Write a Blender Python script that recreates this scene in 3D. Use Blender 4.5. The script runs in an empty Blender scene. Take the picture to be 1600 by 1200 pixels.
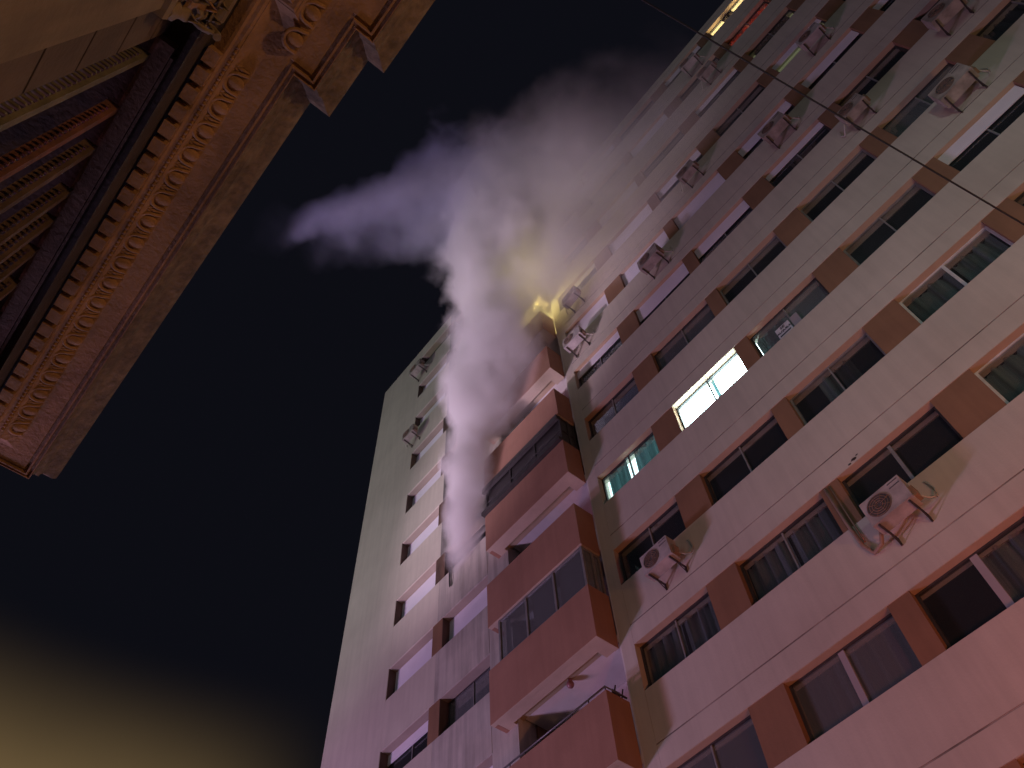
import bpy, bmesh, math, random
from mathutils import Matrix, Vector, noise

random.seed(7)
scene = bpy.context.scene
COL = scene.collection
R = math.radians

# ------------------------------------------------------------------ camera
cam_d = bpy.data.cameras.new("camera")
cam = bpy.data.objects.new("camera", cam_d)
COL.objects.link(cam)
cam_d.sensor_width = 36.0
cam_d.lens = 29.05
cam_d.clip_start = 0.05
cam_d.clip_end = 2000.0
cam.matrix_world = Matrix((
    (0.63365003, 0.68210416, 0.36499528, 0.0),
    (0.77235535, -0.53081463, -0.34885964, 0.0),
    (-0.04421378, 0.50296098, -0.86317750, 1.6),
    (0, 0, 0, 1)))
scene.camera = cam

# ------------------------------------------------------------------ render
scene.render.engine = 'CYCLES'
scene.cycles.use_denoising = True
scene.cycles.max_bounces = 8
scene.cycles.volume_bounces = 6
scene.cycles.transparent_max_bounces = 12
scene.cycles.sample_clamp_indirect = 3.0
scene.view_settings.view_transform = 'Standard'
scene.view_settings.look = 'None'
scene.view_settings.exposure = 0.0
scene.view_settings.gamma = 1.0
scene.view_settings.use_curve_mapping = False

# ------------------------------------------------------------------ night sky
world = bpy.data.worlds.new("World")
scene.world = world
world.use_nodes = True
nt = world.node_tree
nt.nodes.clear()
wo = nt.nodes.new('ShaderNodeOutputWorld')
bg = nt.nodes.new('ShaderNodeBackground')
tc = nt.nodes.new('ShaderNodeTexCoord')
sep = nt.nodes.new('ShaderNodeSeparateXYZ')
nt.links.new(tc.outputs['Generated'], sep.inputs[0])
# city glow low over the open end of the street
def wmath(op, a, b):
    n = nt.nodes.new('ShaderNodeMath'); n.operation = op
    for i, v in enumerate((a, b)):
        if hasattr(v, 'links'): nt.links.new(v, n.inputs[i])
        else: n.inputs[i].default_value = v
    return n.outputs[0]
def wramp(v, lo, hi):
    m = nt.nodes.new('ShaderNodeMapRange'); m.interpolation_type = 'SMOOTHERSTEP'
    m.inputs['From Min'].default_value = lo; m.inputs['From Max'].default_value = hi
    nt.links.new(v, m.inputs['Value'])
    return m.outputs[0]
X_, Y_, Z_ = sep.outputs
hyp = wmath('SQRT', wmath('ADD', wmath('MULTIPLY', X_, X_), wmath('MULTIPLY', Y_, Y_)), 0)
az = wmath('DIVIDE', wmath('ADD', wmath('MULTIPLY', X_, -0.998), wmath('MULTIPLY', Y_, 0.05)), wmath('MAXIMUM', hyp, 0.001))
glow = wmath('MULTIPLY', wramp(Z_, 0.645, 0.44), wramp(az, 0.89, 1.0))
mx = nt.nodes.new('ShaderNodeMix'); mx.data_type = 'RGBA'
mx.inputs[6].default_value = (0.0038, 0.0040, 0.0066, 1)
mx.inputs[7].default_value = (0.175, 0.115, 0.050, 1)
cl = nt.nodes.new('ShaderNodeTexNoise'); cl.inputs['Scale'].default_value = 3.0; cl.inputs['Detail'].default_value = 5.0
nt.links.new(tc.outputs['Generated'], cl.inputs['Vector'])
glow = wmath('MULTIPLY', glow, wmath('ADD', wmath('MULTIPLY', cl.outputs[0], 0.7), 0.65))
nt.links.new(glow, mx.inputs[0])
nt.links.new(mx.outputs[2], bg.inputs['Color'])
bg.inputs['Strength'].default_value = 1.0
nt.links.new(bg.outputs[0], wo.inputs['Surface'])

# ------------------------------------------------------------------ lamps of the street, and added spots
def lamp(name, kind, loc, color, energy, size=0.3, target=None, angle=60, blend=0.6):
    d = bpy.data.lights.new(name, kind)
    d.color = color
    d.energy = energy
    if kind == 'SUN':
        d.angle = R(angle)
    else:
        d.shadow_soft_size = size
    if kind == 'SPOT':
        d.spot_size = R(angle); d.spot_blend = blend
    o = bpy.data.objects.new(name, d)
    COL.objects.link(o)
    o.location = loc
    if target is not None:
        v = Vector(target) - Vector(loc)
        o.rotation_euler = v.to_track_quat('-Z', 'Y').to_euler()
    return o

lamp('night_fill_sun', 'SUN', (0, -60, 15), (0.82, 0.94, 1.0), 0.11, target=(-2, 10, 2), angle=20)
lamp('emergency_beacon_light', 'POINT', (-30, -7, 3.0), (1.0, 0.36, 0.62), 4600, 1.3)
lamp('emergency_blue_light', 'POINT', (-24, -1, 3.0), (0.62, 0.52, 1.0), 4800, 1.0)
lamp('emergency_red_light', 'SPOT', (4.0, 3.5, 1.3), (1.0, 0.15, 0.13), 1250, 0.4, target=(-0.6, 10.4, 8.4), angle=75, blend=1.0)
lamp('street_lamp_light', 'POINT', (6.0, 5.0, 4.0), (1.0, 0.52, 0.20), 690, 0.25)
lamp('street_lamp_light.001', 'POINT', (-7.5, 4.0, 3.0), (1.0, 0.47, 0.13), 76, 0.25)
lamp('floodlight_white', 'SPOT', (-44, -18, 5.0), (0.76, 1.0, 0.84), 17500, 0.4, target=(-18, 10, 30), angle=32, blend=0.9)
lamp('added_green_fill', 'SPOT', (9, -7, 9.5), (0.84, 1.0, 0.92), 1850, 0.4, target=(2.0, 10.4, 15.5), angle=44, blend=1.0)  # added spot without a known source, greens the middle of the facade
lamp('added_smoke_light', 'SPOT', (-28, -4, 3.0), (1.0, 0.74, 0.97), 30000, 0.4, target=(-11.9, 8.8, 25.4), angle=24, blend=1.0)  # added spot that brightens the smoke column
lamp('floodlight_purple', 'SPOT', (-34, -16, 4.0), (0.32, 0.25, 1.0), 30000, 0.4, target=(-12.5, 1.5, 33.0), angle=14, blend=1.0)

# ------------------------------------------------------------------ node helpers / materials
def new_mat(name):
    m = bpy.data.materials.new(name)
    m.use_nodes = True
    return m, m.node_tree, m.node_tree.nodes['Principled BSDF']

def ramp(nt, src, stops):
    r = nt.nodes.new('ShaderNodeValToRGB')
    el = r.color_ramp.elements
    while len(el) < len(stops):
        el.new(0.5)
    for e, (p, c) in zip(el, stops):
        e.position = p
        e.color = (*c, 1)
    nt.links.new(src, r.inputs[0])
    return r

def noise_tex(nt, coord, scale, detail=4, rough=0.55, stretch=None):
    n = nt.nodes.new('ShaderNodeTexNoise')
    n.inputs['Scale'].default_value = scale
    n.inputs['Detail'].default_value = detail
    n.inputs['Roughness'].default_value = rough
    if stretch:
        mp = nt.nodes.new('ShaderNodeMapping')
        mp.inputs['Scale'].default_value = stretch
        nt.links.new(coord, mp.inputs[0])
        nt.links.new(mp.outputs[0], n.inputs['Vector'])
    else:
        nt.links.new(coord, n.inputs['Vector'])
    return n

def plaster(name, base, dark, scale=0.7, streak=0.35, bump=0.12, rough=0.9, soot=0.0):
    m, nt, b = new_mat(name)
    geo = nt.nodes.new('ShaderNodeNewGeometry')
    P = geo.outputs['Position']
    n1 = noise_tex(nt, P, scale, 6, 0.6)
    n2 = noise_tex(nt, P, 1.0, 5, 0.6, (5.0, 5.0, 0.35))
    r1 = ramp(nt, n1.outputs[0], [(0.30, dark), (0.66, base)])
    r2 = ramp(nt, n2.outputs[0], [(0.36, (1 - streak,) * 3), (0.60, (1, 1, 1))])
    mul = nt.nodes.new('ShaderNodeMix'); mul.data_type = 'RGBA'; mul.blend_type = 'MULTIPLY'
    mul.inputs[0].default_value = 1.0
    nt.links.new(r1.outputs[0], mul.inputs[6]); nt.links.new(r2.outputs[0], mul.inputs[7])
    out = mul.outputs[2]
    if soot:
        n3 = noise_tex(nt, P, 0.55, 5, 0.6, (1.6, 1.6, 0.7))
        r3 = ramp(nt, n3.outputs[0], [(0.40, (1 - soot,) * 3), (0.62, (1, 1, 1))])
        mu = nt.nodes.new('ShaderNodeMix'); mu.data_type = 'RGBA'; mu.blend_type = 'MULTIPLY'
        mu.inputs[0].default_value = 1.0
        nt.links.new(out, mu.inputs[6]); nt.links.new(r3.outputs[0], mu.inputs[7])
        out = mu.outputs[2]
    nt.links.new(out, b.inputs['Base Color'])
    b.inputs['Roughness'].default_value = rough
    nf = noise_tex(nt, P, 26, 4, 0.6)
    bp = nt.nodes.new('ShaderNodeBump')
    bp.inputs['Strength'].default_value = bump
    bp.inputs['Distance'].default_value = 0.03
    nt.links.new(nf.outputs[0], bp.inputs['Height'])
    nt.links.new(bp.outputs[0], b.inputs['Normal'])
    return m

def plain(name, col, rough=0.6, metal=0.0, var=0.25, scale=6.0):
    m, nt, b = new_mat(name)
    geo = nt.nodes.new('ShaderNodeNewGeometry')
    n = noise_tex(nt, geo.outputs['Position'], scale, 4)
    r = ramp(nt, n.outputs[0], [(0.3, tuple(c * (1 - var) for c in col)), (0.7, tuple(min(1, c * (1 + var * 0.3)) for c in col))])
    nt.links.new(r.outputs[0], b.inputs['Base Color'])
    b.inputs['Roughness'].default_value = rough
    b.inputs['Metallic'].default_value = metal
    return m

def glass(name, tint=(0.8, 0.86, 0.86), gloss=0.14, black_lift=0.03):
    m, nt, b = new_mat(name)
    nt.nodes.remove(b)
    out = [n for n in nt.nodes if n.type == 'OUTPUT_MATERIAL'][0]
    t = nt.nodes.new('ShaderNodeBsdfTransparent'); t.inputs[0].default_value = (*tint, 1)
    g = nt.nodes.new('ShaderNodeBsdfGlossy'); g.inputs['Roughness'].default_value = 0.08
    g.inputs[0].default_value = (0.8, 0.85, 0.9, 1)
    f = nt.nodes.new('ShaderNodeMixShader'); f.inputs[0].default_value = gloss
    nt.links.new(t.outputs[0], f.inputs[1]); nt.links.new(g.outputs[0], f.inputs[2])
    d = nt.nodes.new('ShaderNodeBsdfDiffuse'); d.inputs[0].default_value = (0.5, 0.5, 0.5, 1)
    f2 = nt.nodes.new('ShaderNodeMixShader'); f2.inputs[0].default_value = black_lift  # grey share lifts the dark panes, standing in for reflected haze
    nt.links.new(f.outputs[0], f2.inputs[1]); nt.links.new(d.outputs[0], f2.inputs[2])
    nt.links.new(f2.outputs[0], out.inputs['Surface'])
    return m

def cloth(name, col, trans=0.4):
    m, nt, b = new_mat(name)
    out = [n for n in nt.nodes if n.type == 'OUTPUT_MATERIAL'][0]
    geo = nt.nodes.new('ShaderNodeNewGeometry')
    n = noise_tex(nt, geo.outputs['Position'], 3.0, 3, 0.5, (2.5, 2.5, 0.2))
    r = ramp(nt, n.outputs[0], [(0.35, tuple(c * 0.55 for c in col)), (0.65, col)])
    nt.links.new(r.outputs[0], b.inputs['Base Color'])
    b.inputs['Roughness'].default_value = 0.95
    tr = nt.nodes.new('ShaderNodeBsdfTranslucent')
    nt.links.new(r.outputs[0], tr.inputs[0])
    mxs = nt.nodes.new('ShaderNodeMixShader'); mxs.inputs[0].default_value = trans
    nt.links.new(b.outputs[0], mxs.inputs[1]); nt.links.new(tr.outputs[0], mxs.inputs[2])
    nt.links.new(mxs.outputs[0], out.inputs['Surface'])
    return m

def emit(name, col, strength):
    m, nt, b = new_mat(name)
    b.inputs['Base Color'].default_value = (*[c * 0.6 for c in col], 1)
    b.inputs['Emission Color'].default_value = (*col, 1)
    b.inputs['Emission Strength'].default_value = strength
    return m

M = {}
M['cream'] = plaster('cream_plaster', (0.62, 0.56, 0.47), (0.50, 0.45, 0.375), 0.35, 0.08)
M['cream_l2'] = plaster('streaked_cream_plaster', (0.58, 0.53, 0.46), (0.44, 0.40, 0.35), 0.8, 0.28)
M['cream_soot'] = plaster('sooty_cream_plaster', (0.36, 0.33, 0.30), (0.20, 0.18, 0.165), 0.6, 0.30, soot=0.8)
M['soffit'] = plaster('painted_soffit', (0.60, 0.50, 0.39), (0.48, 0.38, 0.29), 0.6, 0.05)
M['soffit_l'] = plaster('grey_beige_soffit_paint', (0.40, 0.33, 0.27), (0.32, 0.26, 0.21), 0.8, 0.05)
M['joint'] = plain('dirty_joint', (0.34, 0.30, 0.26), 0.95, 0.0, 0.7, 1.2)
M['soffit_o'] = plaster('lamplit_soffit_paint', (0.52, 0.395, 0.28), (0.44, 0.33, 0.22), 0.8, 0.05)  # orange lamp tint of the soffits put into the colour
M['terra'] = plaster('terracotta_paint', (0.41, 0.22, 0.15), (0.33, 0.17, 0.115), 0.6, 0.08)
M['pil'] = plaster('ochre_brown_paint', (0.29, 0.155, 0.085), (0.23, 0.125, 0.07), 0.8, 0.10)
M['dark_glass'] = plain('blackened_pane', (0.03, 0.026, 0.026), 0.35)
M['jamb'] = plaster('shaded_brown_paint', (0.16, 0.105, 0.085), (0.11, 0.075, 0.06), 0.8, 0.10)  # shade of the wing reveals put into a darker brown
M['pil_soot'] = plaster('sooty_brown_paint', (0.20, 0.11, 0.07), (0.10, 0.06, 0.04), 0.8, 0.20, soot=0.6)
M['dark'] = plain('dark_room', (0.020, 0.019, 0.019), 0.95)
M['loggia'] = plaster('white_loggia_paint', (0.72, 0.68, 0.66), (0.62, 0.58, 0.56), 0.7, 0.05)
M['alu'] = plain('aluminium_frame', (0.30, 0.30, 0.29), 0.5, 0.3)
M['alu_dark'] = plain('dark_frame', (0.06, 0.055, 0.055), 0.5, 0.2)
M['alu_white'] = plain('white_frame', (0.62, 0.64, 0.62), 0.5)
M['glass'] = glass('window_glass')
M['glass_dim'] = glass('hazed_glass', (0.62, 0.68, 0.68), 0.2, 0.16)
M['shutter'] = plain('white_roller_shutter', (0.70, 0.67, 0.72), 0.6, 0.0, 0.08, 1.0)
M['shutter_grey'] = plain('grey_roller_shutter', (0.36, 0.33, 0.35), 0.6, 0.0, 0.1, 1.0)
M['curtain'] = cloth('grey_curtain', (0.52, 0.47, 0.49), 0.3)
M['curtain_pale'] = cloth('pale_curtain', (0.40, 0.44, 0.40), 0.3)
M['curtain_teal'] = cloth('teal_curtain', (0.045, 0.085, 0.088), 0.6)
M['curtain_red'] = cloth('red_curtain', (0.50, 0.14, 0.10), 0.5)
M['curtain_dark'] = cloth('dark_curtain', (0.12, 0.10, 0.11), 0.2)
M['ac'] = plain('ac_white_enamel', (0.50, 0.455, 0.435), 0.55, 0.0, 0.4, 3.0)
M['ac_old'] = plain('ac_yellowed_enamel', (0.42, 0.365, 0.32), 0.6, 0.0, 0.45, 4.0)
M['ac_grille'] = plain('ac_grille_grey', (0.10, 0.095, 0.10), 0.6)
M['ac_rust'] = plain('ac_stained_plastic', (0.34, 0.22, 0.15), 0.7)
M['steel'] = plain('dark_steel', (0.07, 0.055, 0.05), 0.6, 0.3)
M['pipe'] = plain('pipe_insulation', (0.55, 0.52, 0.46), 0.8)
M['rail'] = plain('railing_metal', (0.16, 0.15, 0.15), 0.45, 0.5)
M['cable'] = plain('black_rubber', (0.012, 0.011, 0.011), 0.7)
M['paper'] = plain('white_paper', (0.72, 0.70, 0.74), 0.8)
M['ink'] = plain('black_ink', (0.02, 0.02, 0.03), 0.8)
M['asphalt'] = plaster('asphalt', (0.055, 0.053, 0.052), (0.04, 0.04, 0.04), 1.5, 0.1, 0.3)
M['paving'] = plaster('paving', (0.24, 0.22, 0.20), (0.18, 0.17, 0.15), 1.5, 0.1, 0.2)
M['stone'] = plaster('painted_stucco', (0.42, 0.245, 0.12), (0.26, 0.15, 0.075), 1.6, 0.25, 0.4)
M['stone_moss'] = plaster('mossy_stucco', (0.25, 0.18, 0.105), (0.12, 0.09, 0.054), 14.0, 0.4, 0.6)
M['stone_pale'] = plaster('pale_stucco', (0.26, 0.20, 0.125), (0.18, 0.135, 0.085), 2.0, 0.25, 0.3)
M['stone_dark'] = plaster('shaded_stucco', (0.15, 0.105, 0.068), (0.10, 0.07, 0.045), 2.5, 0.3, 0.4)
M['frieze'] = plaster('dark_frieze', (0.060, 0.042, 0.030), (0.035, 0.025, 0.018), 3.0, 0.3, 0.4)  # darker than the mouldings above it
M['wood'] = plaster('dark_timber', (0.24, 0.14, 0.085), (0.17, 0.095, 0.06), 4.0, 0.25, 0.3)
M['wood_black'] = plaster('shaded_recess', (0.10, 0.065, 0.045), (0.07, 0.045, 0.03), 3.0, 0.2, 0.3)  # shade of the shutter recess put into the colour
M['leaf_green'] = plaster('grey_green_shutter_paint', (0.24, 0.215, 0.155), (0.12, 0.11, 0.08), 5.0, 0.3, 0.4)
M['leaf_red'] = plaster('red_lit_brown_paint', (0.25, 0.105, 0.08), (0.12, 0.06, 0.05), 5.0, 0.3, 0.4)  # reddish light on one leaf and the rosette put into the colour
M['leaf_brown'] = plaster('brown_shutter_paint', (0.17, 0.115, 0.095), (0.09, 0.062, 0.052), 5.0, 0.3, 0.4)
M['lit_white'] = emit('lit_room_white', (0.80, 0.97, 1.0), 36.0)
M['lit_teal'] = emit('lit_room_behind_curtain', (0.78, 0.98, 1.0), 4.0)
M['lit_warm'] = emit('lit_room_warm', (1.0, 0.70, 0.34), 9.0)
M['lit_red'] = emit('lit_room_dim_red', (1.0, 0.26, 0.16), 1.3)
M['lit_dim'] = emit('lit_room_dim_yellow', (0.80, 0.74, 0.40), 0.22)
M['lamp_globe'] = plain('unlit_globe', (0.34, 0.16, 0.17), 0.4)
M['bulb'] = emit('lit_bulb', (1.0, 0.86, 0.30), 4.0)

# ------------------------------------------------------------------ mesh helpers
class MB:
    """collects solids and links them as one mesh object"""
    def __init__(s):
        s.bm = bmesh.new()
    def box(s, x0, x1, y0, y1, z0, z1, mat=0):
        vs = [s.bm.verts.new(p) for p in ((x0, y0, z0), (x1, y0, z0), (x1, y1, z0), (x0, y1, z0), (x0, y0, z1), (x1, y0, z1), (x1, y1, z1), (x0, y1, z1))]
        for q in ((0, 3, 2, 1), (4, 5, 6, 7), (0, 1, 5, 4), (1, 2, 6, 5), (2, 3, 7, 6), (3, 0, 4, 7)):
            f = s.bm.faces.new([vs[i] for i in q]); f.material_index = mat
        return s
    def prism_x(s, prof, x0, x1, mat=0, mats=None):
        """closed (y,z) profile extruded along x"""
        a = [s.bm.verts.new((x0, y, z)) for y, z in prof]
        b = [s.bm.verts.new((x1, y, z)) for y, z in prof]
        n = len(prof)
        for i in range(n):
            f = s.bm.faces.new((a[i], a[(i + 1) % n], b[(i + 1) % n], b[i])); f.material_index = mats[i] if mats else mat
        s.bm.faces.new(list(reversed(a))).material_index = mat
        s.bm.faces.new(b).material_index = mat
        return s
    def tube(s, pts, rad, n=8, mat=0, caps=True):
        pts = [Vector(p) for p in pts]
        rings = []
        up = Vector((0.13, 0.21, 0.97))
        for i, p in enumerate(pts):
            d = (pts[min(i + 1, len(pts) - 1)] - pts[max(i - 1, 0)]).normalized()
            u = d.cross(up)
            if u.length < 1e-3:
                u = d.cross(Vector((1, 0, 0)))
            u.normalize()
            v = d.cross(u)
            r = rad[i] if isinstance(rad, (list, tuple)) else rad
            rings.append([s.bm.verts.new(p + (u * math.cos(2 * math.pi * k / n) + v * math.sin(2 * math.pi * k / n)) * r) for k in range(n)])
        for a, b in zip(rings, rings[1:]):
            for k in range(n):
                f = s.bm.faces.new((a[k], a[(k + 1) % n], b[(k + 1) % n], b[k])); f.material_index = mat; f.smooth = True
        if caps:
            s.bm.faces.new(list(reversed(rings[0]))).material_index = mat
            s.bm.faces.new(rings[-1]).material_index = mat
        return s
    def ball(s, c, rx, ry=None, rz=None, u=10, v=6, mat=0):
        ry = ry or rx; rz = rz or rx
        r = bmesh.ops.create_uvsphere(s.bm, u_segments=u, v_segments=v, radius=1.0,
                                      matrix=Matrix.Translation(c) @ Matrix.Diagonal((rx, ry, rz, 1)))
        for vv in r['verts']:
            for f in vv.link_faces:
                f.smooth = True; f.material_index = mat
        return s
    def disc(s, c, r, y, n=24, mat=0):
        """disc facing -y"""
        vs = [s.bm.verts.new((c[0] + r * math.cos(2 * math.pi * k / n), y, c[1] + r * math.sin(2 * math.pi * k / n))) for k in range(n)]
        s.bm.faces.new(vs).material_index = mat
        return s
    def ring(s, c, r, rad, y, n=24, mat=0, m=6):
        pts = [(c[0] + r * math.cos(2 * math.pi * k / n), y, c[1] + r * math.sin(2 * math.pi * k / n)) for k in range(n + 1)]
        return s.tube(pts, rad, m, mat, caps=False)
    def mesh(s, name, mats, bevel=0.0):
        bm = s.bm
        if bevel:
            bmesh.ops.bevel(bm, geom=[e for e in bm.edges if e.calc_face_angle(0) > 0.9], offset=bevel, segments=2, affect='EDGES', clamp_overlap=True)
        bmesh.ops.recalc_face_normals(bm, faces=bm.faces[:])
        me = bpy.data.meshes.new(name)
        bm.to_mesh(me); bm.free()
        for m in (mats if isinstance(mats, (list, tuple)) else [mats]):
            me.materials.append(m)
        return me
    def build(s, name, mats, parent=None, loc=(0, 0, 0), bevel=0.0):
        return link(name, s.mesh(name, mats, bevel), parent, loc)

def link(name, me, parent=None, loc=(0, 0, 0)):
    o = bpy.data.objects.new(name, me)
    COL.objects.link(o)
    o.location = loc
    if parent is not None:
        o.parent = parent
    return o

def tag(o, label=None, cat=None, group=None, kind=None):
    if label: o['label'] = label
    if cat: o['category'] = cat
    if group: o['group'] = group
    if kind: o['kind'] = kind
    return o

def empty(name, loc=(0, 0, 0)):
    o = bpy.data.objects.new(name, None)
    COL.objects.link(o)
    o.location = loc
    o.empty_display_size = 0.2
    return o

def copy_tree(o, parent=None):
    c = o.copy(); COL.objects.link(c)
    c.parent = parent
    for ch in list(o.children):
        copy_tree(ch, c)
    return c

# ------------------------------------------------------------------ ground
g = MB().box(-160, 160, -90, 160, -0.3, 0.0).build('ground', M['asphalt']); tag(g, kind='structure')
g = MB().box(-60, 60, 7.6, 10.3, 0.0, 0.13).build('pavement', M['paving']); tag(g, kind='structure')
g = MB().box(-60, 60, -1.3, 0.9, 0.0, 0.13).build('pavement', M['paving']); tag(g, kind='structure')

# ------------------------------------------------------------------ the apartment tower
FL = 2.7773
def sill(k): return 9.217 + FL * k
HEAD = 1.135
Y0 = 10.4            # right-hand facade
YL = 10.225          # left-hand wing stands a little forward
K0, K1 = -3, 10
XR0, XR1 = -8.02, 13.0
ROOF = 39.05
tower = empty('apartment_tower', (0, Y0, 0))
tag(tower, 'tall cream and terracotta apartment tower with long window bands, burning on one floor', 'building')
T = Vector((0, Y0, 0))
def tl(x, y, z): return (x, y - Y0, z)

def part(mb, name, mats, bevel=0.0):
    """a part of the tower; mb is in world coordinates"""
    me = mb.mesh(name, mats, bevel)
    me.transform(Matrix.Translation((0, -Y0, 0)))
    return link(name, me, tower)

# solid core behind the facade, left gable and roof
part(MB().box(-20.30, 16, 12.1, 24, 0, 38.9), 'core_wall', M['dark'])
part(MB().box(-20.34, -17.04, YL, 12.05, 0, ROOF), 'gable_wall', M['cream'], 0.015)
part(MB().box(-20.33, 16, 10.75, 24, 38.92, 39.0), 'roof_slab', M['cream'])

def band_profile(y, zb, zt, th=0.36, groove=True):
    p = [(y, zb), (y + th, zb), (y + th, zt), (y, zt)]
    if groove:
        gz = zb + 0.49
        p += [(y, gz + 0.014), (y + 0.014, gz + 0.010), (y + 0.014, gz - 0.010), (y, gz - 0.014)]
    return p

# right facade bands, one per storey
for k in range(K0, K1 + 2):
    zb = sill(k) - (FL - HEAD)
    zt = sill(k) if k <= K1 else ROOF
    if k == K0: zb = 0.0
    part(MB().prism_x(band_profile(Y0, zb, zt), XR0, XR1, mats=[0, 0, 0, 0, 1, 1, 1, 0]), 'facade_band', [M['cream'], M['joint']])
for k in range(-2, K1 + 1):
    for a_, b_ in ((-8.02, -6.05), (-5.30, -3.23), (-2.83, -0.82), (-0.03, 1.97), (2.54, 4.50), (5.19, 7.19), (7.76, 9.72), (10.41, 12.4)):
        part(MB().box(a_ + 0.002, b_ - 0.002, Y0 + 0.006, Y0 + 0.154, sill(k) + HEAD - 0.012, sill(k) + HEAD - 0.001), 'window_soffit', M['soffit_o'])
    for a_, b_ in ((-17.02, -14.88), (-14.40, -12.36)):
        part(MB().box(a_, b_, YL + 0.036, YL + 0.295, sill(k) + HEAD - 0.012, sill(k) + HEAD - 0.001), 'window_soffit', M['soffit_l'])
part(MB().box(-8.36, XR0 - 0.004, Y0, 10.8, 0, ROOF), 'corner_pier', M['cream'])

# left wing bands (first window) and the streaked ones under the second window
for k in range(K0, K1 + 2):
    zb = sill(k) - (FL - HEAD)
    zt = sill(k) if k <= K1 else ROOF
    if k == K0: zb = 0.0
    part(MB().prism_x(band_profile(YL, zb, zt, 0.5, False), -17.036, -14.641), 'facade_band', M['cream'])
    part(MB().prism_x(band_profile(YL + 0.002, zb, zt, 0.5, False), -14.64, -12.35), 'facade_band', M['cream_soot'] if k >= 5 else M['cream_l2'])
part(MB().box(-12.346, -11.45, YL + 0.010, 10.9, 0, ROOF), 'corner_pier', M['cream_l2'])

W = [(-8.02, -6.05), (-5.30, -3.23), (-2.83, -0.82), (-0.03, 1.97), (2.54, 4.50), (5.19, 7.19), (7.76, 9.72), (10.41, 12.4)]
WL = [(-17.04, -14.87), (-14.41, -12.35)]

for k in range(-2, K1 + 1):
    z0, z1 = sill(k), sill(k) + HEAD
    for (a, b), (c, d) in zip(W, W[1:]):
        part(MB().box(b, c, Y0 + 0.015, 10.76, z0 - 0.0, z1), 'pilaster', M['pil'])
    part(MB().box(WL[0][1], WL[1][0], YL + 0.015, 10.76, z0, z1), 'pilaster', M['pil_soot'] if k >= 4 else M['pil'])
    # reveals at the far jamb of both wing windows, shade put into their colour
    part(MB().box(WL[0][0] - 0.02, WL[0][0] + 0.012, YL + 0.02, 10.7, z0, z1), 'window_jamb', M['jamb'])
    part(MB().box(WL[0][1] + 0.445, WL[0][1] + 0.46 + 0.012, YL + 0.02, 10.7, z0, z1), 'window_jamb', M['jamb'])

_cache = {}
def cached(key, fn):
    if key not in _cache:
        _cache[key] = fn()
    return _cache[key]

def m_frame(w, h, style):
    def f():
        mb = MB(); t = 0.045
        mb.box(0, w, 0, 0.06, 0, t).box(0, w, 0, 0.06, h - t, h)
        mb.box(0, t, 0, 0.06, t, h - t).box(w - t, w, 0, 0.06, t, h - t)
        return mb.mesh('window_frame', M[style])
    return cached(('fr', round(w, 2), style), f)
def m_pane(w, h, mat):
    return cached(('pa', round(w, 2), mat), lambda: MB().box(0, w, 0, 0.006, 0, h).mesh('window_pane', M[mat]))
def m_mull(h, style, wd=0.05):
    return cached(('mu', style, wd), lambda: MB().box(-wd / 2, wd / 2, 0, 0.05, 0, h).mesh('mullion', M[style]))
def m_curtain(w, h, mat, seed):
    def f():
        bm = bmesh.new(); rnd = random.Random(seed)
        n = max(6, int(w * 26)); ph = rnd.random() * 6; fr = 2 * math.pi * (2.4 + rnd.random() * 1.4)
        rows = [0, 0.25, 0.5, 0.75, 1.0]
        g = []
        for j in rows:
            g.append([bm.verts.new((w * i / n, 0.05 * math.sin(fr * w * i / n + ph + 0.4 * j) + 0.03 * math.sin(2.3 * fr * w * i / n + ph * 2 + j), h * j)) for i in range(n + 1)])
        for a, b in zip(g, g[1:]):
            for i in range(n):
                bm.faces.new((a[i], a[i + 1], b[i + 1], b[i])).smooth = True
        me = bpy.data.meshes.new('curtain'); bm.to_mesh(me); bm.free(); me.materials.append(M[mat]); return me
    return cached(('cu', round(w, 2), round(h, 2), mat, seed), f)
def m_shutter(w, h, mat):
    def f():
        mb = MB(); n = max(1, int(h / 0.055)); s = h / n
        prof = []
        for i in range(n):
            prof += [(0.0, i * s), (-0.008, i * s + s * 0.25), (-0.008, i * s + s * 0.75)]
        prof += [(0.0, h), (0.02, h), (0.02, 0)]
        mb.prism_x(prof, 0, w)
        return mb.mesh('roller_shutter', M[mat])
    return cached(('sh', round(w, 2), round(h, 2), mat), f)
def m_lit(w, h, mat):
    return cached(('li', round(w, 2), round(h, 2), mat), lambda: MB().box(0, w, 0, 0.03, 0, h).mesh('lit_room', M[mat]))

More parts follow.
